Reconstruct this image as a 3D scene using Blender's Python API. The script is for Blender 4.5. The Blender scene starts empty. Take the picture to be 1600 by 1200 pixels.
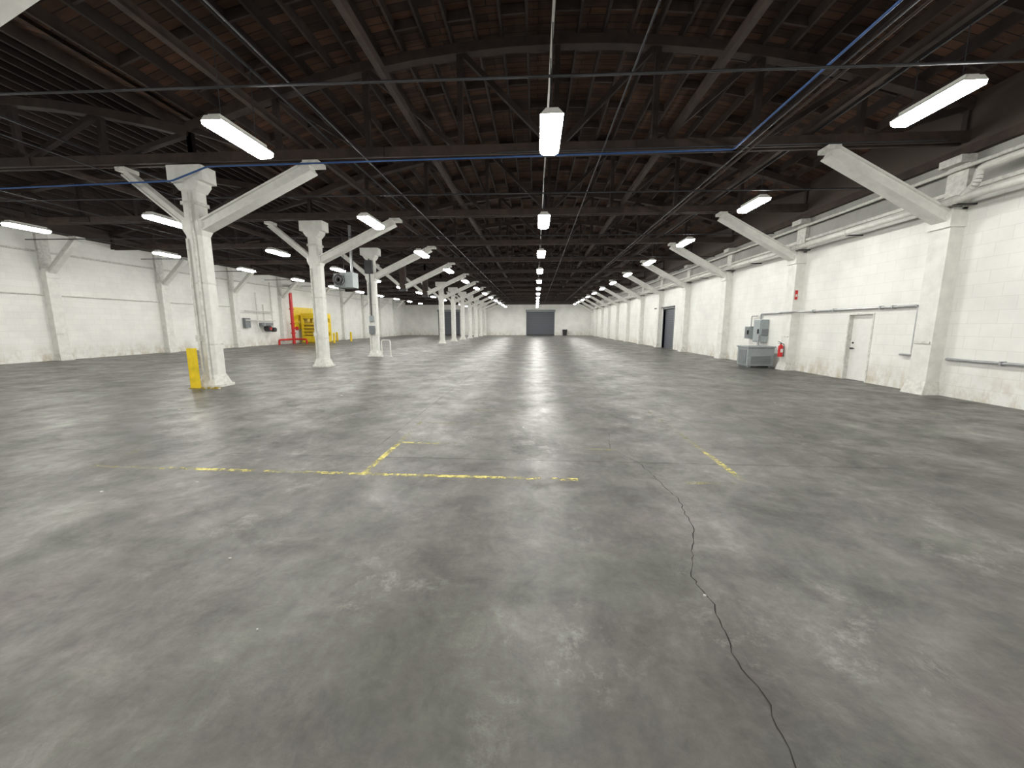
import bpy, math, random
from mathutils import Vector, Matrix
random.seed(7)
sc = bpy.context.scene
try:
    sc.view_settings.view_transform = 'Standard'
except Exception:
    pass

# ------------------------------------------------------------ materials
def new_mat(name):
    m = bpy.data.materials.new(name); m.use_nodes = True
    nt = m.node_tree
    b = nt.nodes.get('Principled BSDF')
    return m, nt, b

def N(nt, t, **kw):
    n = nt.nodes.new(t)
    for k, v in kw.items():
        setattr(n, k, v)
    return n

def noise(nt, vec, scale, detail=6, rough=.6, dist=0):
    n = N(nt, 'ShaderNodeTexNoise')
    n.inputs['Scale'].default_value = scale
    n.inputs['Detail'].default_value = detail
    n.inputs['Roughness'].default_value = rough
    n.inputs['Distortion'].default_value = dist
    if vec is not None: nt.links.new(vec, n.inputs['Vector'])
    return n.outputs['Fac']

def ramp(nt, fac, stops):
    r = N(nt, 'ShaderNodeValToRGB')
    e = r.color_ramp.elements
    while len(e) < len(stops): e.new(.5)
    for i, (p, c) in enumerate(stops):
        e[i].position = p
        e[i].color = (c, c, c, 1) if isinstance(c, (int, float)) else (*c, 1)
    nt.links.new(fac, r.inputs['Fac'])
    return r.outputs['Color']

def mix(nt, fac, a, b, mode='MIX'):
    m = N(nt, 'ShaderNodeMix', data_type='RGBA', blend_type=mode)
    for sock, v in ((m.inputs[0], fac), (m.inputs[6], a), (m.inputs[7], b)):
        if isinstance(v, (int, float)): sock.default_value = v
        elif isinstance(v, tuple): sock.default_value = (*v, 1)
        else: nt.links.new(v, sock)
    return m.outputs[2]

def mapping(nt, scale=(1, 1, 1), rot=(0, 0, 0), loc=(0, 0, 0)):
    tc = N(nt, 'ShaderNodeNewGeometry').outputs['Position']
    mp = N(nt, 'ShaderNodeMapping')
    mp.inputs['Scale'].default_value = scale
    mp.inputs['Rotation'].default_value = rot
    mp.inputs['Location'].default_value = loc
    nt.links.new(tc, mp.inputs['Vector'])
    return mp.outputs['Vector']

def bump(nt, b, h, strength=.3, dist=.02):
    n = N(nt, 'ShaderNodeBump')
    n.inputs['Strength'].default_value = strength
    n.inputs['Distance'].default_value = dist
    nt.links.new(h, n.inputs['Height'])
    nt.links.new(n.outputs['Normal'], b.inputs['Normal'])

def simple(name, col, rough=.6, metal=0, var=.25, scale=6):
    m, nt, b = new_mat(name)
    v = mapping(nt)
    f = noise(nt, v, scale)
    dark = tuple(c * (1 - var) for c in col)
    c = ramp(nt, f, [(.3, dark), (.65, col)])
    nt.links.new(c, b.inputs['Base Color'])
    b.inputs['Roughness'].default_value = rough
    b.inputs['Metallic'].default_value = metal
    return m

# floor: worn sealed concrete
def mat_floor():
    m, nt, b = new_mat('worn_concrete')
    v = mapping(nt)
    big = noise(nt, v, .25, 5, .6)
    mid = noise(nt, v, 1.0, 10, .70, .4)
    sml = noise(nt, mapping(nt, loc=(13, 5, 0)), 3.2, 10, .72, .5)
    fine = noise(nt, v, 16, 8, .75)
    c = ramp(nt, big, [(.32, (.058, .056, .050)), (.50, (.080, .078, .071)), (.66, (.106, .103, .094))])
    c = mix(nt, 1.0, c, ramp(nt, mid, [(.30, .60), (.45, .92), (.56, 1.08), (.72, 1.65)]), 'MULTIPLY')
    c = mix(nt, 1.0, c, ramp(nt, sml, [(.32, .74), (.50, 1.0), (.68, 1.35)]), 'MULTIPLY')
    hue = noise(nt, mapping(nt, loc=(3, 9, 0)), .8, 5, .6)
    c = mix(nt, 1.0, c, ramp(nt, hue, [(.35, (1.07, .96, 1.0)), (.5, (1, 1, 1)), (.64, (.96, 1.0, .92))]), 'MULTIPLY')
    c = mix(nt, 1.0, c, ramp(nt, fine, [(.25, .78), (.7, 1.2)]), 'MULTIPLY')
    sc1 = noise(nt, mapping(nt, loc=(2, 0, 0)), 2.6, 15, .82, .3)
    msk = ramp(nt, sc1, [(.52, 0.0), (.68, .75)])
    sc2 = noise(nt, mapping(nt, loc=(7, 1, 0)), .8, 4, .6)
    gate = ramp(nt, sc2, [(.50, 0.0), (.62, 1.0)])
    msk = mix(nt, 1.0, msk, gate, 'MULTIPLY')
    c = mix(nt, msk, c, (.29, .285, .27))
    sd = noise(nt, mapping(nt, loc=(30, 11, 0)), .9, 7, .65, .6)
    c = mix(nt, 1.0, c, ramp(nt, sd, [(.28, .50), (.41, 1.0)]), 'MULTIPLY')
    st = noise(nt, mapping(nt, (2.2, .10, 1)), 1.0, 6, .6)
    c = mix(nt, 1.0, c, ramp(nt, st, [(.35, .82), (.5, 1.0), (.68, 1.20)]), 'MULTIPLY')
    st2 = noise(nt, mapping(nt, (.12, 1.8, 1), rot=(0, 0, .25)), 1.0, 5, .6)
    c = mix(nt, 1.0, c, ramp(nt, st2, [(.30, .72), (.42, 1.0)]), 'MULTIPLY')
    nt.links.new(c, b.inputs['Base Color'])
    r = ramp(nt, mid, [(.3, .54), (.5, .42), (.7, .31)])
    r = mix(nt, 1.0, r, ramp(nt, sml, [(.3, 1.2), (.7, .85)]), 'MULTIPLY')
    nt.links.new(r, b.inputs['Roughness'])
    b.inputs['Specular IOR Level'].default_value = .55
    bump(nt, b, fine, .18, .01)
    return m

def mat_wall(name, axis, grey=None, dark=6.4):
    m, nt, b = new_mat(name)
    geo = N(nt, 'ShaderNodeNewGeometry').outputs['Position']
    sep = N(nt, 'ShaderNodeSeparateXYZ'); nt.links.new(geo, sep.inputs[0])
    cmb = N(nt, 'ShaderNodeCombineXYZ')
    nt.links.new(sep.outputs['Y' if axis == 'Y' else 'X'], cmb.inputs[0])
    nt.links.new(sep.outputs['Z'], cmb.inputs[1])
    br = N(nt, 'ShaderNodeTexBrick')
    br.inputs['Scale'].default_value = 1.0
    br.inputs['Mortar Size'].default_value = .007
    br.inputs['Mortar Smooth'].default_value = .3
    br.inputs['Brick Width'].default_value = .6
    br.inputs['Row Height'].default_value = .3
    br.inputs['Color1'].default_value = (.85, .85, .815, 1)
    br.inputs['Color2'].default_value = (.82, .82, .785, 1)
    br.inputs['Mortar'].default_value = (.74, .74, .705, 1)
    nt.links.new(cmb.outputs[0], br.inputs['Vector'])
    v = mapping(nt)
    n1 = noise(nt, v, .6, 8, .65)
    c = mix(nt, 1.0, br.outputs['Color'], ramp(nt, n1, [(.3, .86), (.6, 1.0)]), 'MULTIPLY')
    dn = noise(nt, mapping(nt, (1, 1, .6)), 2.6, 9, .7)
    zr = N(nt, 'ShaderNodeMapRange')
    nt.links.new(sep.outputs['Z'], zr.inputs[0])
    zr.inputs[1].default_value = 0; zr.inputs[2].default_value = .9
    zr.inputs[3].default_value = 1; zr.inputs[4].default_value = 0
    dm = mix(nt, 1.0, ramp(nt, dn, [(.44, 0.0), (.64, .8)]), zr.outputs[0], 'MULTIPLY')
    c = mix(nt, dm, c, (.45, .385, .26))
    # chipped spots
    ch = noise(nt, mapping(nt, loc=(5, 5, 5)), 5.0, 8, .7)
    c = mix(nt, ramp(nt, ch, [(.70, 0.0), (.74, .5)]), c, (.45, .42, .36))
    def above(z, c, col):
        z2 = N(nt, 'ShaderNodeMath', operation='GREATER_THAN')
        nt.links.new(sep.outputs['Z'], z2.inputs[0]); z2.inputs[1].default_value = z
        return mix(nt, z2.outputs[0], c, col)
    if grey:
        c = above(grey, c, mix(nt, ramp(nt, n1, [(.3, 0.0), (.7, 1.0)]), (.25, .25, .235), (.42, .42, .39)))
    c = above(dark, c, (.05, .035, .028))
    nt.links.new(c, b.inputs['Base Color'])
    b.inputs['Roughness'].default_value = .6
    bump(nt, b, br.outputs['Fac'], -.25, .01)
    return m

def mat_deck():
    m, nt, b = new_mat('roof_planks')
    geo = N(nt, 'ShaderNodeNewGeometry').outputs['Position']
    br = N(nt, 'ShaderNodeTexBrick')
    br.inputs['Scale'].default_value = 1.0
    br.inputs['Brick Width'].default_value = 2.4
    br.inputs['Row Height'].default_value = .22
    br.inputs['Mortar Size'].default_value = .012
    br.inputs['Color1'].default_value = (.115, .054, .032, 1)
    br.inputs['Color2'].default_value = (.040, .022, .015, 1)
    br.inputs['Mortar'].default_value = (.01, .007, .005, 1)
    nt.links.new(geo, br.inputs['Vector'])
    n = noise(nt, mapping(nt, (.7, 3, 1)), 1.2, 6, .6)
    c = mix(nt, 1.0, br.outputs['Color'], ramp(nt, n, [(.3, .45), (.7, 1.35)]), 'MULTIPLY')
    nt.links.new(c, b.inputs['Base Color'])
    b.inputs['Roughness'].default_value = .85
    return m

def mat_worn_paint(name, col, lo=.42, hi=.56, scale=9, gw=.5, amax=.9):
    m, nt, b = new_mat(name)
    v = mapping(nt)
    f = noise(nt, v, scale, 12, .8)
    g = noise(nt, v, 1.3, 4, .6)
    a = N(nt, 'ShaderNodeMath', operation='ADD'); nt.links.new(f, a.inputs[0])
    g2 = N(nt, 'ShaderNodeMath', operation='MULTIPLY_ADD'); nt.links.new(g, g2.inputs[0])
    g2.inputs[1].default_value = gw; g2.inputs[2].default_value = -gw/2
    nt.links.new(g2.outputs[0], a.inputs[1])
    al = ramp(nt, a.outputs[0], [(lo, 0.0), (hi, amax)])
    nt.links.new(al, b.inputs['Alpha'])
    b.inputs['Base Color'].default_value = (*col, 1)
    b.inputs['Roughness'].default_value = .6
    return m

def mat_emit(name, col, s):
    m, nt, b = new_mat(name)
    b.inputs['Base Color'].default_value = (.9, .9, .9, 1)
    b.inputs['Emission Color'].default_value = (*col, 1)
    b.inputs['Emission Strength'].default_value = s
    return m

def mat_rollup():
    m, nt, b = new_mat('rollup_slats')
    geo = N(nt, 'ShaderNodeNewGeometry').outputs['Position']
    w = N(nt, 'ShaderNodeTexWave', wave_type='BANDS', bands_direction='Z')
    w.inputs['Scale'].default_value = 2.2
    nt.links.new(geo, w.inputs['Vector'])
    c = ramp(nt, w.outputs['Fac'], [(0, (.055, .06, .075)), (1, (.10, .11, .13))])
    nt.links.new(c, b.inputs['Base Color'])
    b.inputs['Roughness'].default_value = .5
    return m

M = {}
M['floor'] = mat_floor()
M['wallY'] = mat_wall('painted_block_side', 'Y', None, 6.35)
M['wallYr'] = mat_wall('painted_block_right', 'Y', 4.95, 5.75)
M['wallX'] = mat_wall('painted_block_end', 'X', None, 5.6)
M['deck'] = mat_deck()
M['timber'] = simple('dark_timber', (.032, .020, .016), .8, 0, .5, 3)
M['timber2'] = simple('dark_timber_edge', (.054, .035, .028), .8, 0, .5, 3)
M['iron'] = simple('dark_iron', (.05, .05, .055), .5, .4)
M['white'] = simple('white_paint', (.78, .78, .74), .5, 0, .16, 4)
M['whiteold'] = simple('chipped_white_paint', (.74, .735, .69), .55, 0, .32, 9)
M['offpipe'] = simple('painted_pipe', (.72, .71, .67), .4, 0, .2, 5)
M['grey'] = simple('grey_enamel', (.33, .37, .38), .4, .1, .12)
M['greyd'] = simple('grey_enamel_dark', (.19, .21, .22), .4, .1, .12)
M['galv'] = simple('galvanised', (.42, .43, .44), .35, .7, .2)
M['blue'] = simple('blue_conduit', (.03, .10, .30), .4, .1, .2)
M['yellow'] = simple('safety_yellow', (.85, .62, .02), .45, 0, .25, 5)
M['yellowd'] = simple('dirty_yellow', (.45, .33, .03), .5, 0, .4, 5)
M['red'] = simple('fire_red', (.62, .02, .02), .35, 0, .2)
M['black'] = simple('black_plastic', (.02, .02, .022), .5, 0, .3)
M['rollup'] = mat_rollup()
M['doorw'] = simple('white_door', (.80, .80, .77), .4, 0, .08)
M['lamp'] = mat_emit('tube_diffuser', (1.0, .985, .93), 104)
M['yline'] = mat_worn_paint('worn_yellow_line', (.68, .60, .16), .43, .60, 10, .5, .9)
M['yfaint'] = mat_worn_paint('faint_yellow_line', (.48, .44, .17), .47, .70, 10, .5, .7)
M['crack'] = simple('crack_dark', (.014, .012, .011), .9)
M['joint'] = mat_worn_paint('joint_dark', (.03, .028, .026), .38, .66, 4, .5, .7)
M['debris'] = simple('concrete_chip', (.6, .59, .56), .7)

# ------------------------------------------------------------ mesh builder
class MB:
    def __init__(s): s.v = []; s.f = []; s.m = []; s.mats = []
    def mi(s, k):
        if k not in s.mats: s.mats.append(k)
        return s.mats.index(k)
    def add(s, vs, fs, k):
        o = len(s.v); s.v += [tuple(v) for v in vs]
        i = s.mi(k)
        for f in fs: s.f.append(tuple(o + a for a in f)); s.m.append(i)
    def box(s, x0, x1, y0, y1, z0, z1, k):
        vs = [(x, y, z) for z in (z0, z1) for y in (y0, y1) for x in (x0, x1)]
        s.add(vs, [(0, 2, 3, 1), (4, 5, 7, 6), (0, 1, 5, 4), (2, 6, 7, 3), (0, 4, 6, 2), (1, 3, 7, 5)], k)
    def cbox(s, c, d, k):
        s.box(c[0]-d[0]/2, c[0]+d[0]/2, c[1]-d[1]/2, c[1]+d[1]/2, c[2]-d[2]/2, c[2]+d[2]/2, k)
    def beam(s, p, q, w, h, k, up=(0, 0, 1)):
        p = Vector(p); q = Vector(q); d = (q-p).normalized()
        u = Vector(up)
        if abs(d.dot(u)) > .98: u = Vector((0, 1, 0))
        r = d.cross(u).normalized(); t = r.cross(d).normalized()
        vs = [e + r*a*w/2 + t*b*h/2 for e in (p, q) for a, b in ((-1, -1), (1, -1), (1, 1), (-1, 1))]
        s.add(vs, [(0, 3, 2, 1), (4, 5, 6, 7), (0, 1, 5, 4), (1, 2, 6, 5), (2, 3, 7, 6), (3, 0, 4, 7)], k)
    def cyl(s, p, q, r, k, n=12, r2=None):
        p = Vector(p); q = Vector(q); d = (q-p).normalized()
        r2 = r if r2 is None else r2
        a = Vector((0, 0, 1)) if abs(d.z) < .9 else Vector((1, 0, 0))
        u = d.cross(a).normalized(); w = d.cross(u)
        vs = []
        for e, rr in ((p, r), (q, r2)):
            for i in range(n):
                t = 2*math.pi*i/n
                vs.append(e + (u*math.cos(t) + w*math.sin(t))*rr)
        fs = [(i, (i+1) % n, n+(i+1) % n, n+i) for i in range(n)]
        fs += [tuple(range(n-1, -1, -1)), tuple(range(n, 2*n))]
        s.add(vs, fs, k)
    def tube(s, pts, r, k, n=10):
        P = [Vector(p) for p in pts]; out = [P[0]]
        for i in range(1, len(P)-1):
            a = (P[i-1]-P[i]); b = (P[i+1]-P[i])
            m = min(r*3.0, a.length*.45, b.length*.45)
            a.normalize(); b.normalize()
            A = P[i]+a*m; B = P[i]+b*m
            for j in range(5):
                t = j/4
                out.append((1-t)**2*A + 2*t*(1-t)*P[i] + t*t*B)
        out.append(P[-1])
        for i in range(len(out)-1):
            if (out[i+1]-out[i]).length > 1e-5: s.cyl(out[i], out[i+1], r, k, n)
    def prism(s, poly, z0, z1, k, poly2=None):
        n = len(poly); p2 = poly2 or poly
        vs = [(x, y, z0) for x, y in poly] + [(x, y, z1) for x, y in p2]
        fs = [(i, (i+1) % n, n+(i+1) % n, n+i) for i in range(n)]
        fs += [tuple(range(n-1, -1, -1)), tuple(range(n, 2*n))]
        s.add(vs, fs, k)
    def mesh(s, name):
        me = bpy.data.meshes.new(name)
        me.from_pydata(s.v, [], s.f)
        for k in s.mats: me.materials.append(M[k])
        me.polygons.foreach_set('material_index', s.m)
        me.update()
        import bmesh
        bm = bmesh.new(); bm.from_mesh(me)
        bmesh.ops.recalc_face_normals(bm, faces=bm.faces)
        bm.to_mesh(me); bm.free()
        return me
    def obj(s, name, loc=(0, 0, 0), bevel=0):
        me = s.mesh(name)
        o = place(name, me, loc)
        if bevel:
            b = o.modifiers.new('bevel', 'BEVEL'); b.width = bevel; b.segments = 2; b.limit_method = 'ANGLE'
        return o

def place(name, me, loc=(0, 0, 0), rz=0):
    o = bpy.data.objects.new(name, me)
    sc.collection.objects.link(o); o.location = loc; o.rotation_euler = (0, 0, rz)
    return o

def octa(w, d, c, ox=0, oy=0):
    w /= 2; d /= 2
    return [(ox-w+c, oy-d), (ox+w-c, oy-d), (ox+w, oy-d+c), (ox+w, oy+d-c), (ox+w-c, oy+d), (ox-w+c, oy+d), (ox-w, oy+d-c), (ox-w, oy-d+c)]

# ------------------------------------------------------------ dimensions
XR, XL, YB, YF = 10.25, -24.4, 72.0, -7.0
CX = -9.3
D, Y0 = 5.5, 10.65
HW = 7.1
rows = [Y0 + D*k for k in range(-3, 12)]
rows = [y for y in rows if y < YB-.5]
rows[2] = 4.8

def arch_main(x): return 8.65 - 1.75*((x-.4)/9.85)**2
def arch_side(x): return 7.9 - 1.0*((x+16.92)/7.47)**2

# floor
b = MB(); b.box(XL-.3, XR+.3, YF-.3, YB+.3, -.2, 0, 'floor'); b.obj('floor')

# walls
def wall_seg(b, horizontal, fixed0, fixed1, a0, a1, openings, k, H=HW):
    cur = a0
    for (o0, o1, z0, z1) in sorted(openings):
        def bx(p, q, zz0, zz1):
            if horizontal: b.box(p, q, fixed0, fixed1, zz0, zz1, k)
            else: b.box(fixed0, fixed1, p, q, zz0, zz1, k)
        bx(cur, o0, 0, H)
        if z0 > 0: bx(o0, o1, 0, z0)
        bx(o0, o1, z1, H)
        cur = o1
    if horizontal: b.box(cur, a1, fixed0, fixed1, 0, H, k)
    else: b.box(fixed0, fixed1, cur, a1, 0, H, k)

b = MB(); wall_seg(b, False, XR, XR+.3, YF, YB, [(12.45, 13.42, 0, 2.15), (29.6, 32.0, 0, 3.05)], 'wallYr')
b.obj('wall_right')
b = MB(); wall_seg(b, False, XL-.3, XL, YF, YB, [], 'wallY'); b.obj('wall_left')
b = MB(); wall_seg(b, True, YB, YB+.3, XL-.3, XR+.3, [(-18.1, -14.2, 0, 4.3), (-1.65, 3.35, 0, 4.25)], 'wallX')
b.obj('wall_back')
b = MB(); b.box(XL-.3, XR+.3, YF-.3, YF, 0, HW, 'wallX'); b.obj('wall_front')

# roof deck: two arched bays
b = MB()
for (x0, x1, fn, n) in ((CX, XR+.3, arch_main, 28), (XL-.3, CX, arch_side, 20)):
    for i in range(n):
        xa = x0+(x1-x0)*i/n; xb = x0+(x1-x0)*(i+1)/n
        za, zb = fn(xa)+.36, fn(xb)+.36
        b.add([(xa, YF-.3, za), (xb, YF-.3, zb), (xb, YB+.3, zb), (xa, YB+.3, za),
               (xa, YF-.3, za+.1), (xb, YF-.3, zb+.1), (xb, YB+.3, zb+.1), (xa, YB+.3, za+.1)],
              [(0, 1, 2, 3), (7, 6, 5, 4), (0, 4, 5, 1), (2, 6, 7, 3)], 'deck')
b.obj('ceiling')
for yy0, yy1, nm in ((YF-.3, YF, 'trim_front_gable'), (YB, YB+.3, 'trim_back_gable')):
    b = MB()
    for (x0, x1, fn, n) in ((CX, XR+.3, arch_main, 14), (XL-.3, CX, arch_side, 10)):
        for i in range(n):
            xa = x0+(x1-x0)*i/n; xb = x0+(x1-x0)*(i+1)/n
            za, zb = fn(xa)+.37, fn(xb)+.37
            for yy in (yy0, yy1):
                b.add([(xa, yy, HW), (xb, yy, HW), (xb, yy, zb), (xa, yy, za)], [(0, 1, 2, 3)], 'deck')
    b.obj(nm)

# purlins
b = MB()
x = CX+.35
i = 0
while x < XR-.1:
    z = arch_main(x)+.22
    b.box(x-.03, x+.03, YF, YB, z-.12, z+.12, 'timber2' if i % 3 == 0 else 'timber'); x += .62; i += 1
x = XL+.3
while x < CX-.1:
    z = arch_side(x)+.22
    b.box(x-.03, x+.03, YF, YB, z-.12, z+.12, 'timber2' if i % 3 == 0 else 'timber'); x += .62; i += 1
for k, y in enumerate([YF+1.3*j for j in range(int((YB-YF)/1.3))]):
    x = CX+.35+(k % 2)*.62
    while x < XR-.8:
        z = arch_main(x)+.24
        b.beam((x, y, z), (x+.62, y, arch_main(x+.62)+.24), .05, .2, 'timber2'); x += 1.24
b.obj('roof_purlins')

# trusses (bowstring)
def truss(x0, x1, fn, n, cap):
    b = MB()
    zb = 6.20
    for yo in (-.10, .10):
        b.box(x0, x1, yo-.035, yo+.035, zb-.12, zb+.12, 'timber2')
    b.box(x0, x1, -.05, .05, zb-.05, zb+.10, 'timber')
    xs = [x0+(x1-x0)*i/n for i in range(n+1)]
    fine = [x0+(x1-x0)*i/(2*n) for i in range(2*n+1)]
    for a, c in zip(fine[:-1], fine[1:]):
        b.beam((a, 0, fn(a)), (c, 0, fn(c)), .24, .22, 'timber2')
    for i, xx in enumerate(xs):
        b.beam((xx, 0, zb), (xx, 0, fn(xx)), .13, .13, 'timber', (0, 1, 0))
    for i in range(n):
        if i < n//2: p, q = (xs[i+1], 0, zb), (xs[i], 0, fn(xs[i]))
        else: p, q = (xs[i], 0, zb), (xs[i+1], 0, fn(xs[i+1]))
        b.beam(p, q, .12, .14, 'timber', (0, 1, 0))
    for xx in (xs[n//3], xs[2*n//3]):
        for yo in (-.15, .15):
            b.box(xx-.45, xx+.45, yo-.02, yo+.02, zb-.11, zb+.11, 'timber')
    return b.mesh('roof_truss')
tm = truss(CX, XR, arch_main, 8, True)
ts = truss(XL, CX, arch_side, 6, True)
for y in rows:
    place('roof_truss', tm, (0, y, 0)); place('roof_truss', ts, (0, y, 0))

# longitudinal girts at bottom chord level
b = MB()
for xx in (-6.1, -2.9, 3.3, 6.5, -14.4, -19.4):
    b.box(xx-.06, xx+.06, YF, YB, 6.36, 6.52, 'timber2')
for xx in (-4.4, 5.0, 1.6, -12, -17, -22):
    b.cyl((xx, YF, 6.0), (xx, YB, 6.0), .018, 'iron', 6)
b.obj('ceiling_girts')

# ------------------------------------------------------------ braces/columns
def brace(b, foot, top, w=.26, h=.28, y=0):
    f = Vector(foot); t = Vector(top)
    d = (t-f).normalized()
    b.beam(f, t, w, h*.78, 'white')
    nrm = Vector((-d.z, 0, d.x))
    if nrm.z < 0: nrm = -nrm
    b.beam(f+nrm*h*.42, t+nrm*h*.42, w+.10, .045, 'white')
    b.beam(f-nrm*h*.42, t-nrm*h*.42, w+.10, .045, 'white')
    sx = 1 if t.x > f.x else -1
    b.box(t.x-.14, t.x+.28 if sx > 0 else t.x+.14, y-.2, y+.2, t.z+.02, t.z+.12, 'whiteold')

def column(kind=0):
    b = MB()
    b.prism(octa(.74, .70, .08), 0, .07, 'whiteold')
    b.prism(octa(.66, .62, .08), .07, .34, 'whiteold', octa(.48, .46, .08))
    b.prism(octa(.46, .44, .08), .34, 4.2, 'white')
    b.prism(octa(.46, .44, .08), 4.2, 4.36, 'white', octa(.56, .50, .05))
    b.prism(octa(.56, .50, .05), 4.36, 4.58, 'white')
    b.prism(octa(.42, .42, .05), 4.58, 5.5, 'white')
    b.prism(octa(.50, .47, .04), 5.0, 5.08, 'whiteold')
    b.prism(octa(.46, .46, .03), 5.36, 5.52, 'white', octa(.70, .50, .03))
    b.prism(octa(1.0, .52, .03), 5.60, 5.98, 'white')
    b.prism(octa(.70, .50, .03), 5.52, 5.60, 'white')
    for z in (1.2, 2.9):
        b.prism(octa(.485, .465, .08), z, z+.05, 'whiteold')
    brace(b, (.18, 0, 4.45), (3.4, 0, 5.92))
    brace(b, (-.18, 0, 4.5), (-1.85, 0, 5.88), .18, .18)
    b.tube([(-.12, -.26, .4), (-.12, -.26, 4.1)], .03, 'whiteold', 8)
    b.cbox((-.12, -.265, 1.4), (.12, .08, .18), 'whiteold')
    if kind == 1:
        b.tube([(.10, -.27, .2), (.10, -.27, 5.3)], .035, 'whiteold', 8)
    return b.mesh('support_column')
c0, c1 = column(0), column(1)
def stub():
    b = MB()
    b.prism(octa(.40, .40, .05), 4.2, 6.05, 'timber2')
    b.prism(octa(.50, .46, .05), 4.15, 4.3, 'iron')
    brace(b, (.18, 0, 4.45), (3.4, 0, 5.92))
    brace(b, (-.18, 0, 4.5), (-1.85, 0, 5.88), .18, .18)
    return b.mesh('hanging_post')
st = stub()
for k, y in enumerate(rows):
    idx = k-3
    if idx in (3, 4): place('hanging_timber_post', st, (CX, y, 0))
    else: place('support_column', c1 if idx == 0 else c0, (CX-.1 if idx == 0 else CX+.1 if idx in (1, 2) else CX, y, 0))

def pilaster(side):
    s = side
    b = MB()
    def bx(xa, xb, *r):
        xa, xb = sorted((xa*s, xb*s)); b.box(xa, xb, *r)
    bx(-.32, 0, -.24, .24, 0.30, 4.55, 'white')
    vs = [(-.42*s, -.30, 0), (0, -.30, 0), (0, .30, 0), (-.42*s, .30, 0), (-.32*s, -.24, .34), (0, -.24, .34), (0, .24, .34), (-.32*s, .24, .34)]
    b.add(vs, [(0, 1, 2, 3), (4, 5, 6, 7), (0, 1, 5, 4), (1, 2, 6, 5), (2, 3, 7, 6), (3, 0, 4, 7)], 'whiteold')
    bx(-.38, 0, -.28, .28, 4.10, 4.40, 'white')
    bx(-.12, 0, -.24, .24, 4.5, 5.75 if s > 0 else 6.3, 'whiteold')
    if s > 0: bx(-.34, 0, -.26, .26, 5.55, 5.72, 'whiteold')
    bx(-.345, -.31, -.2, .2, 1.3, 1.36, 'whiteold')
    L = 3.15 if s > 0 else 1.9
    brace(b, (-.2*s, 0, 4.30), (-L*s, 0, 5.92), .26 if s > 0 else .2, .28 if s > 0 else .2)
    return b.mesh('wall_pilaster')
pr, pl = pilaster(1), pilaster(-1)
for y in rows: place('wall_pilaster', pr, (XR, y-.1, 0))
y = 18.3-5.9*3
while y < YB-1:
    place('wall_pilaster', pl, (XL, y, 0)); y += 5.9
b = MB()
b.box(XR-.10, XR, YF, YB, 4.92, 5.0, 'whiteold')
b.box(XR-.14, XR, YF, YB, 5.74, 5.95, 'timber2')
b.obj('trim_right_ledge')

# ------------------------------------------------------------ lamps
def lamp(hang):
    b = MB()
    b.box(-.10, .10, -.55, .55, .06, .12, 'white')
    vs = [(-.18, -.62, .0), (.18, -.62, .0), (.18, .62, .0), (-.18, .62, .0), (-.11, -.62, .07), (.11, -.62, .07), (.11, .62, .07), (-.11, .62, .07)]
    b.add(vs, [(0, 1, 2, 3), (4, 5, 6, 7), (0, 1, 5, 4), (1, 2, 6, 5), (2, 3, 7, 6), (3, 0, 4, 7)], 'white')
    pr = [(-.175, 0), (-.165, -.06), (-.10, -.095), (.10, -.095), (.165, -.06), (.175, 0)]
    n = len(pr)
    vs = [(x, -.61, z) for x, z in pr] + [(x, .61, z) for x, z in pr]
    b.add(vs, [(i, i+1, n+i+1, n+i) for i in range(n-1)] + [tuple(range(n)), tuple(range(2*n-1, n-1, -1))], 'lamp')
    for yo in (-.4, .4):
        b.cyl((0, yo, .1), (0, yo, hang), .008, 'iron', 5)
    return b.mesh('ceiling_light_fixture')
def lamp_row(x, z, ystart, step, top=6.35, n0=-2):
    me = lamp(top-z)
    y = ystart + n0*step
    while y < YB-3:
        if y > YF+1: place('ceiling_light_fixture', me, (x, y, z))
        y += step
    return
lamp_row(.22, 4.95, 7.05, 5.45)
lamp_row(-5.2, 5.0, 7.0, 5.45)
lamp_row(6.65, 5.45, 7.5, 5.45)
lamp_row(-11.9, 5.1, 12.3-5.45, 5.45)
lamp_row(-19.3, 5.45, 14.0-5.45, 5.6)

b = MB()
b.box(.22-.02, .22+.02, YF, YB, 6.33, 6.37, 'offpipe')
for x in (-5.2, 6.65, -11.9, -19.3):
    b.box(x-.02, x+.02, YF, YB, 6.33, 6.37, 'iron')
for k in range(-1, 12):
    y = 7.05+5.45*k
    b.cyl((XL+.05, y-.25, 5.82), (XR-.2, y-.25, 5.62), .022, 'iron', 8)
b.obj('lighting_conduit')
b = MB()
b.tube([(4.75, YF, 5.98), (4.75, Y0-.28, 5.98), (CX+.6, Y0-.28, 5.90), (CX-.3, Y0-.42, 5.52), (XL+.1, Y0-.42, 5.25)], .022, 'blue', 8)
b.tube([(5.15, YF, 6.0), (5.15, YB-.1, 6.0)], .03, 'timber2', 8)
b.tube([(-1.0, Y0-.30, 6.05), (9.6, Y0-.30, 6.05)], .02, 'iron', 8)
b.obj('blue_conduit_run')

# ------------------------------------------------------------ right wall fittings
b = MB()
XP = XR-.50
b.tube([(XP, YF+.1, 4.66), (XP, YB-.2, 4.66)], .08, 'offpipe', 14)
for y in rows:
    for yy in (y-.55, y+2.6):
        b.cyl((XP, yy, 4.66), (XP, yy+.12, 4.66), .10, 'offpipe', 14)
        b.box(XP, XR, yy+.02, yy+.08, 4.55, 4.58, 'iron')
b.tube([(XP+.25, 6.6, 5.9), (XP+.25, 6.6, 5.25), (XP, 8.0, 5.2), (XP, 9.7, 5.2), (XP, 9.7, 4.9), (XP, 9.95, 4.70)], .08, 'offpipe', 14)
b.tube([(XR-.2, YF+.1, 5.45), (XR-.2, YB-.2, 5.45)], .045, 'whiteold', 10)
b.obj('wall_pipe_run')

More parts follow.
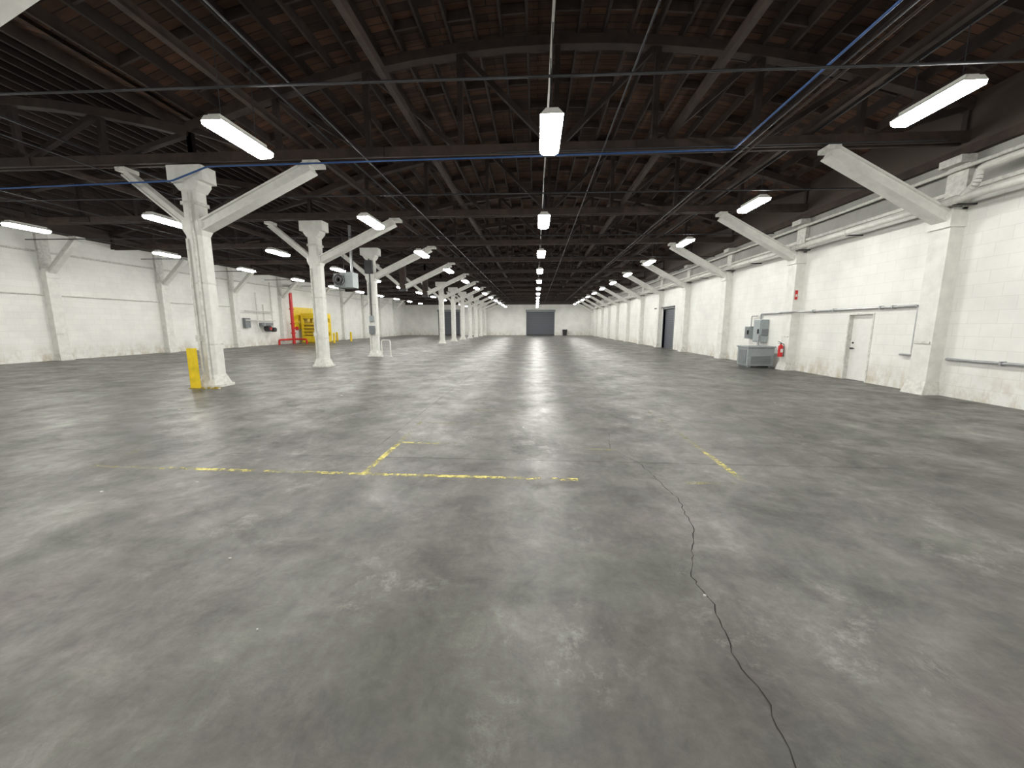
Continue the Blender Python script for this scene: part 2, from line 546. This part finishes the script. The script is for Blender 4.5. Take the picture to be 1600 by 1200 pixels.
b = MB()
b.tube([(XR-.07, 18.3, 2.03), (XR-.07, 18.3, 2.28), (XR-.07, 16.8, 2.28), (XR-.38, 16.5, 2.28), (XR-.38, 15.6, 2.28), (XR-.07, 15.3, 2.28),
        (XR-.07, 11.05, 2.28), (XR-.07, 11.05, 1.0), (XR-.07, 10.9, .96)], .035, 'galv', 10)
b.tube([(XR-.07, 10.15, .93), (XR-.07, YF+.2, .93)], .035, 'galv', 10)
b.tube([(XR-.07, 11.05, .96), (XR-.07, 11.4, .96)], .03, 'galv', 10)
for y in (11.8, 12.2, 14, 15, 9, 7.4):
    z = 2.28 if y > 10.5 else .93
    b.box(XR-.12, XR, y-.02, y+.02, z-.05, z+.05, 'galv')
b.obj('electrical_conduit')

# man door
b = MB()
b.box(XR+.12, XR+.17, 12.50, 13.37, .01, 2.10, 'doorw')
b.box(XR-.02, XR+.2, 12.45, 12.50, 0, 2.15, 'whiteold')
b.box(XR-.02, XR+.2, 13.37, 13.42, 0, 2.15, 'whiteold')
b.box(XR-.02, XR+.2, 12.50, 13.37, 2.10, 2.15, 'whiteold')
b.box(XR+.2, XR+.3, 12.45, 13.42, 0, 2.15, 'doorw')
b.cyl((XR+.12, 13.28, 1.02), (XR+.05, 13.28, 1.02), .03, 'iron', 12)
b.cyl((XR+.06, 13.28, 1.02), (XR+.06, 13.14, 1.02), .014, 'iron', 8)
b.cyl((XR+.12, 13.28, 1.2), (XR+.10, 13.28, 1.2), .03, 'iron', 12)
for z in (.25, 1.05, 1.85): b.box(XR+.10, XR+.12, 12.5, 12.53, z-.05, z+.05, 'iron')
b.obj('door_1')
b = MB()
b.box(XR+.14, XR+.2, 29.6, 32.0, 0, 3.05, 'rollup')
b.box(XR-.03, XR+.2, 29.5, 29.6, 0, 3.12, 'greyd'); b.box(XR-.03, XR+.2, 32.0, 32.1, 0, 3.12, 'greyd')
b.box(XR-.03, XR+.2, 29.5, 32.1, 3.05, 3.15, 'greyd')
b.box(XR-.12, XR-.02, 29.5, 34.2, 3.15, 3.22, 'iron')
b.obj('door_2')
for nm, x0, x1, zt in (('door_3', -1.65, 3.35, 4.25), ('door_4', -18.1, -14.2, 4.3)):
    b = MB()
    b.box(x0, x1, YB+.1, YB+.16, 0, zt, 'rollup')
    b.box(x0-.12, x0, YB-.06, YB+.1, 0, zt, 'greyd'); b.box(x1, x1+.12, YB-.06, YB+.1, 0, zt, 'greyd')
    b.box(x0-.2, x1+.2, YB-.35, YB, zt, zt+.4, 'greyd')
    b.box(x0, x1, YB+.05, YB+.1, 0, .12, 'black')
    for i in range(12):
        b.box(x0, x1, YB+.085, YB+.1, .3+i*.33, .32+i*.33, 'greyd')
    b.obj(nm)

# floor transformer
b = MB()
for x in (9.05, 9.85):
    b.box(x-.05, x+.05, 16.75, 17.55, 0, .08, 'greyd')
b.box(8.92, 9.98, 16.72, 17.58, .08, .84, 'grey')
b.box(8.88, 10.02, 16.68, 17.62, .84, .90, 'grey')
for i in range(7):
    b.box(9.05, 9.85, 16.70, 16.72, .16+i*.05, .18+i*.05, 'greyd')
b.box(8.90, 8.92, 16.85, 17.45, .15, .75, 'greyd')
b.tube([(9.6, 17.3, .9), (9.6, 17.3, 1.3), (9.88, 17.7, 1.35)], .04, 'galv')
b.obj('electrical_transformer', bevel=.01)
b = MB()
b.box(XR-.32, XR-.01, 17.75, 18.35, 1.02, 2.02, 'grey')
b.box(XR-.35, XR-.32, 17.79, 18.31, 1.06, 1.98, 'grey')
b.box(XR-.40, XR-.35, 17.86, 17.92, 1.4, 1.6, 'iron')
b.box(XR-.28, XR-.02, 17.73, 17.75, 1.3, 1.6, 'greyd')
b.obj('electrical_panel', bevel=.01)
b = MB()
b.box(XR-.26, XR-.01, 18.75, 19.2, 1.15, 1.72, 'grey'); b.box(XR-.28, XR-.26, 18.79, 19.16, 1.19, 1.68, 'greyd')
b.box(XR-.34, XR-.28, 18.82, 18.86, 1.35, 1.55, 'iron')
b.tube([(XR-.12, 18.95, 1.72), (XR-.12, 18.95, 2.2), (XR-.12, 18.5, 2.2)], .025, 'galv')
b.obj('disconnect_switch', bevel=.008)

def extinguisher():
    b = MB()
    b.cyl((0, 0, 0), (0, 0, .42), .085, 'red', 20)
    b.cyl((0, 0, .42), (0, 0, .50), .085, 'red', 20, .03)
    b.cyl((0, 0, .50), (0, 0, .56), .022, 'iron', 12)
    b.beam((0, 0, .56), (-.12, 0, .62), .03, .015, 'black'); b.beam((0, 0, .54), (-.11, 0, .54), .03, .015, 'black')
    b.tube([(.02, 0, .54), (.09, -.05, .5), (.10, -.06, .2), (.10, -.06, .08)], .013, 'black', 8)
    b.cyl((.10, -.06, .12), (.10, -.06, .02), .013, 'black', 8, .02)
    b.cbox((0, -.084, .25), (.09, .01, .14), 'white')
    return b
o = extinguisher().obj('fire_extinguisher', (XR-.45, Y0+D-.1, .52))
b = MB(); b.box(XR-.28, XR-.18, Y0+D-.362, Y0+D-.35, 2.75, 3.1, 'red')
b.box(XR-.26, XR-.20, Y0+D-.365, Y0+D-.362, 2.85, 2.95, 'white'); b.obj('fire_sign')

# ------------------------------------------------------------ column extras
def yellow_guard(x, y, h=1.13):
    b = MB()
    b.box(-.10, .10, -.02, .02, 0, h, 'yellow')
    b.box(-.10, -.07, .021, .10, 0, h, 'yellow'); b.box(.07, .10, .021, .10, 0, h, 'yellow')
    b.box(-.13, .13, -.06, -.021, 0, .02, 'yellowd'); b.box(-.13, .13, .101, .14, 0, .02, 'yellowd')
    b.obj('column_guard', (x, y, 0))
yellow_guard(-9.6, Y0-.50)
b = MB()
for i in range(16):
    s = .015+.03*random.random()
    b.cbox((CX+random.random()*.6, Y0-.6+random.random()*.2, s/2), (s*1.8, s*1.3, s), 'yellowd' if i % 4 else 'whiteold')
b.obj('paint_chips')
# unit heater
b = MB()
b.box(-.1, .5, -.30, .30, -.36, .36, 'grey')
b.box(-.42, .10, -.34, -.30, -.34, .30, 'greyd')
b.cyl((-.16, -.34, 0), (-.16, -.38, 0), .27, 'black', 28)
for i in range(4):
    a = i*math.pi/2+.3
    b.beam((-.16, -.39, 0), (-.16+.23*math.cos(a), -.39, .23*math.sin(a)), .12, .02, 'iron', (0, 1, 0))
for r in (.14, .27):
    pts = [(-.16+r*math.cos(t*math.pi/12), -.42, r*math.sin(t*math.pi/12)) for t in range(25)]
    for p, q in zip(pts[:-1], pts[1:]): b.cyl(p, q, .006, 'galv', 5)
for xo in (-.05, .4): b.cyl((xo, 0, .36), (xo, 0, 2.25), .015, 'iron', 6)
b.box(-.42, -.1, -.34, .2, -.36, -.32, 'greyd')
b.cyl((.3, .1, .36), (.3, .1, 2.6), .07, 'galv', 12)
b.obj('unit_heater', (-9.35, 18.9, 3.95))
yc = Y0+2*D; xc = CX+.1
b = MB()
b.box(xc-.16, xc+.16, yc-.36, yc-.23, 1.3, 1.75, 'greyd')
b.box(xc-.12, xc+.10, yc-.34, yc-.23, 2.0, 2.3, 'grey')
b.tube([(xc, yc-.27, 2.3), (xc, yc-.27, 5.4)], .03, 'iron', 8)
b.box(xc-.2, xc+.2, yc-.42, yc-.23, 4.6, 5.3, 'iron')
b.obj('column_switch_box')
b = MB()
b.tube([(-.25, 0, 0), (-.25, 0, .95), (.25, 0, .95), (.25, 0, 0)], .035, 'white', 10)
b.cbox((-.25, 0, .01), (.16, .16, .02), 'white'); b.cbox((.25, 0, .01), (.16, .16, .02), 'white')
b.obj('hoop_barrier', (CX+.85, yc-.3, 0))

# ------------------------------------------------------------ left wall equipment
b = MB()
X1 = XL+.7
RY = 36.6
b.tube([(X1, RY, 0), (X1, RY, 4.9)], .15, 'red', 16)
for z in (1.0, 1.9, 3.3): b.cyl((X1, RY, z), (X1, RY, z+.1), .23, 'red', 16)
b.tube([(X1, RY, 4.9), (X1, RY, 5.6), (X1, 38.5, 5.6)], .12, 'whiteold', 12)
b.tube([(X1, RY, .45), (X1+1.3, RY, .45), (X1+1.3, RY, 0)], .09, 'red', 12)
b.tube([(X1, RY, .45), (X1, 34.4, .45), (X1, 34.4, 0)], .09, 'red', 12)
b.cyl((X1+.5, RY-.15, 1.5), (X1+.5, RY-.20, 1.5), .18, 'red', 16)
b.tube([(X1, RY, 1.5), (X1+.5, RY-.1, 1.5)], .05, 'red', 8)
b.obj('sprinkler_riser')
b = MB()
for yy, zt in ((32.4, 4.6), (33.2, 3.6), (34.3, 5.6)):
    b.tube([(XL+.3, yy, 1.3), (XL+.3, yy, zt)], .06, 'whiteold', 8)
b.tube([(XL+.3, 31.0, 2.2), (XL+.3, 34.6, 2.2)], .05, 'whiteold', 8)
b.tube([(XL+.3, 31.0, 3.0), (XL+.3, 34.6, 3.0)], .04, 'whiteold', 8)
b.cyl((XL+.3, 33.3, 1.5), (XL+.75, 33.3, 1.5), .26, 'iron', 16)
b.cyl((XL+.3, 34.1, 1.4), (XL+.65, 34.1, 1.4), .20, 'iron', 16)
b.box(XL+.01, XL+.35, 32.8, 34.3, 1.75, 2.0, 'greyd')
b.box(XL+.01, XL+.25, 31.0, 31.6, 1.6, 2.4, 'greyd')
b.cyl((XL+.75, 33.3, 1.5), (XL+.8, 33.3, 1.5), .12, 'red', 12)
b.obj('gas_meter_assembly')
b = MB()
x0, x1, y0, y1 = XL+.45, XL+2.6, 38.4, 40.2
b.box(XL+.02, XL+.12, 37.8, 41.2, 1.4, 3.6, 'yellow')
b.box(x0, x1, y0, y1, .12, .7, 'yellow')
b.box(x0-.1, x1+.15, y0-.08, y1, 0, .12, 'yellowd')
for x in (x0+.1, x1-.1):
    for y in (y0+.1, y1-.1):
        b.box(x-.11, x+.11, y-.11, y+.11, .7, 2.9, 'yellow')
b.box(x0, x1, y0, y1, 2.5, 3.0, 'yellow')
b.box(x0+.22, x1-.22, y0+.15, y1-.15, .7, 2.1, 'yellowd')
for i in range(4):
    z = .85+i*.34
    b.box(x0+.15, x1-.15, y0+.0, y0+.15, z, z+.12, 'yellow')
b.cyl(((x0+x1)/2, (y0+y1)/2, 2.1), ((x0+x1)/2, (y0+y1)/2, 3.0), .14, 'galv', 16)
b.cyl(((x0+x1)/2, (y0+y1)/2, 3.0), ((x0+x1)/2, (y0+y1)/2, 3.4), .22, 'yellow', 16)
b.box(x1, x1+.35, y0+.3, y0+.9, 1.1, 2.1, 'yellow')
b.box(x1+.02, x1+.3, y0+.27, y0+.3, 1.5, 1.9, 'black')
b.obj('baling_press')
for (x, y) in ((XL+2.9, 36.9), (XL+3.6, 38.8), (XL+1.6, 43.2), (XL+3.2, 43.3)):
    b = MB(); b.cyl((0, 0, 0), (0, 0, 1.0), .11, 'yellow', 16); b.cyl((0, 0, 1.0), (0, 0, 1.05), .11, 'yellow', 16, .03)
    b.cyl((0, 0, 0), (0, 0, .02), .18, 'yellowd', 16)
    b.obj('safety_bollard', (x, y, 0))
b = MB()
b.tube([(XL+.06, YF+.2, 3.27), (XL+.06, 30.5, 3.27)], .03, 'whiteold', 8)
b.tube([(XL+.08, YF+.2, 5.35), (XL+.08, YB-.3, 5.35)], .05, 'whiteold', 8)
b.obj('wall_conduit_left')

b = MB()
b.prism(octa(.7, .6, .08), 0.05, 1.0, 'black', octa(.85, .75, .08))
b.prism(octa(.9, .8, .08), 1.0, 1.08, 'black')
for xo in (-.25, .25): b.cyl((xo-.03, .25, .08), (xo+.03, .25, .08), .08, 'black', 12)
b.obj('trash_bin', (5.3, YB-.9, 0))

# ------------------------------------------------------------ floor markings
def strip(b, pts, w, k, z=.003):
    P = [Vector((x, y, 0)) for x, y in pts]
    for p, q in zip(P[:-1], P[1:]):
        d = (q-p).normalized(); n = Vector((-d.y, d.x, 0))*w/2
        b.add([(v.x, v.y, z) for v in (p-n, q-n, q+n, p+n)], [(0, 1, 2, 3)], k)
b = MB()
W = .075
strip(b, [(-5.55, 4.30), (-1.35, 4.25)], W, 'yline')
strip(b, [(-1.35, 4.25), (.50, 4.24)], W, 'yline')
strip(b, [(-2.04, 4.29), (-2.04, 5.46)], W, 'yline', .004)
strip(b, [(-2.04, 5.46), (-2.1, 7.05)], W, 'yfaint')
strip(b, [(-2.0, 5.5), (-1.1, 5.5)], W, 'yline')
strip(b, [(-2.0, 6.7), (-.85, 6.7)], W, 'yfaint')
strip(b, [(-1.3, 7.8), (-.33, 7.8)], W, 'yfaint')
strip(b, [(-5.58, 4.32), (-5.62, 5.0)], W, 'yfaint')
strip(b, [(2.38, 4.3), (2.38, 5.4)], W, 'yline')
strip(b, [(2.38, 5.4), (2.34, 8.2)], W, 'yfaint')
strip(b, [(.75, 5.35), (1.45, 5.35)], W, 'yfaint')
strip(b, [(1.7, 4.22), (2.34, 4.22)], W, 'yfaint')
b.obj('floor_marking_lines')

def jag(pts, step=.06, amp=.02):
    out = []
    for (x0, y0), (x1, y1) in zip(pts[:-1], pts[1:]):
        L = math.hypot(x1-x0, y1-y0); n = max(1, int(L/step))
        for i in range(n):
            t = i/n
            out.append((x0+(x1-x0)*t+random.uniform(-amp, amp), y0+(y1-y0)*t+random.uniform(-amp, amp)))
    out.append(pts[-1]); return out
def crack(b, pts, w, k='crack', step=.06, amp=.02):
    P = jag(pts, step, amp)
    vs = []; fs = []
    for i, (x, y) in enumerate(P):
        a = P[max(0, i-1)]; c = P[min(len(P)-1, i+1)]
        d = Vector((c[0]-a[0], c[1]-a[1], 0))
        if d.length < 1e-6: d = Vector((1, 0, 0))
        d.normalize(); ww = w*random.uniform(.3, 1.0)/2
        vs += [(x-d.y*ww, y+d.x*ww, .002), (x+d.y*ww, y-d.x*ww, .002)]
        if i: fs.append((2*i-2, 2*i-1, 2*i+1, 2*i))
    b.add(vs, fs, k)
b = MB()
crack(b, [(1.35, 4.8), (1.47, 3.8), (1.38, 3.17), (1.114, 2.55), (1.142, 2.27), (1.08, 1.906), (1.10, 1.62), (1.06, 1.38), (1.05, .8), (.9, .2)], .009, step=.045, amp=.012)
crack(b, [(1.2, 6.2), (1.1, 5.4), (1.35, 4.8)], .007)
crack(b, [(-6.0, 7.5), (-4.2, 7.9), (-2.3, 9.0)], .008)
crack(b, [(XL+.1, 4.95), (-8, 4.9), (0, 4.85), (10, 4.82)], .010, 'joint', .15, .006)
crack(b, [(-3.4, 4.85), (0, 4.85), (4.5, 4.83)], .009, 'crack', .12, .006)
b.obj('floor_cracks')
b = MB()
for yj in (10.6, 16.2, 21.6, 27, 32.5, 38, 43.5, 49):
    strip(b, [(XL+.05, yj), (XR-.05, yj)], .012, 'joint', .0015)
for xj in (-2.3, 3.95):
    strip(b, [(xj, 4.9), (xj, YB-.1)], .014, 'joint', .0017)
b.obj('floor_joints')
b = MB()
for (x, y, s) in ((-2.3, 2.55, .012), (1.12, 2.35, .012), (-4.6, 3.6, .02), (-.2, 6.5, .015), (-3.8, 3.9, .015), (-7.5, 7.5, .03), (-4.9, 9.3, .04), (-3, 12, .04), (5.5, 9, .03), (-1.6, 1.9, .007)):
    b.prism([(x+s*math.cos(t*1.26+s*40)*random.uniform(.5, 1.2), y+s*math.sin(t*1.26+s*40)*random.uniform(.4, .9)) for t in range(5)], 0, .008, 'debris')
b.obj('floor_debris')

# ------------------------------------------------------------ world + camera
w = bpy.data.worlds.new('world'); sc.world = w; w.use_nodes = True
w.node_tree.nodes['Background'].inputs[0].default_value = (.05, .05, .05, 1)
w.node_tree.nodes['Background'].inputs[1].default_value = .1

cam = bpy.data.cameras.new('camera'); co = bpy.data.objects.new('camera', cam); sc.collection.objects.link(co)
cam.sensor_width = 36; cam.lens = 13.5; cam.clip_end = 300; cam.clip_start = .05
co.location = (0, 0, 1.75)
co.rotation_euler = (math.radians(90-8.62), 0, math.radians(3.49))
sc.camera = co
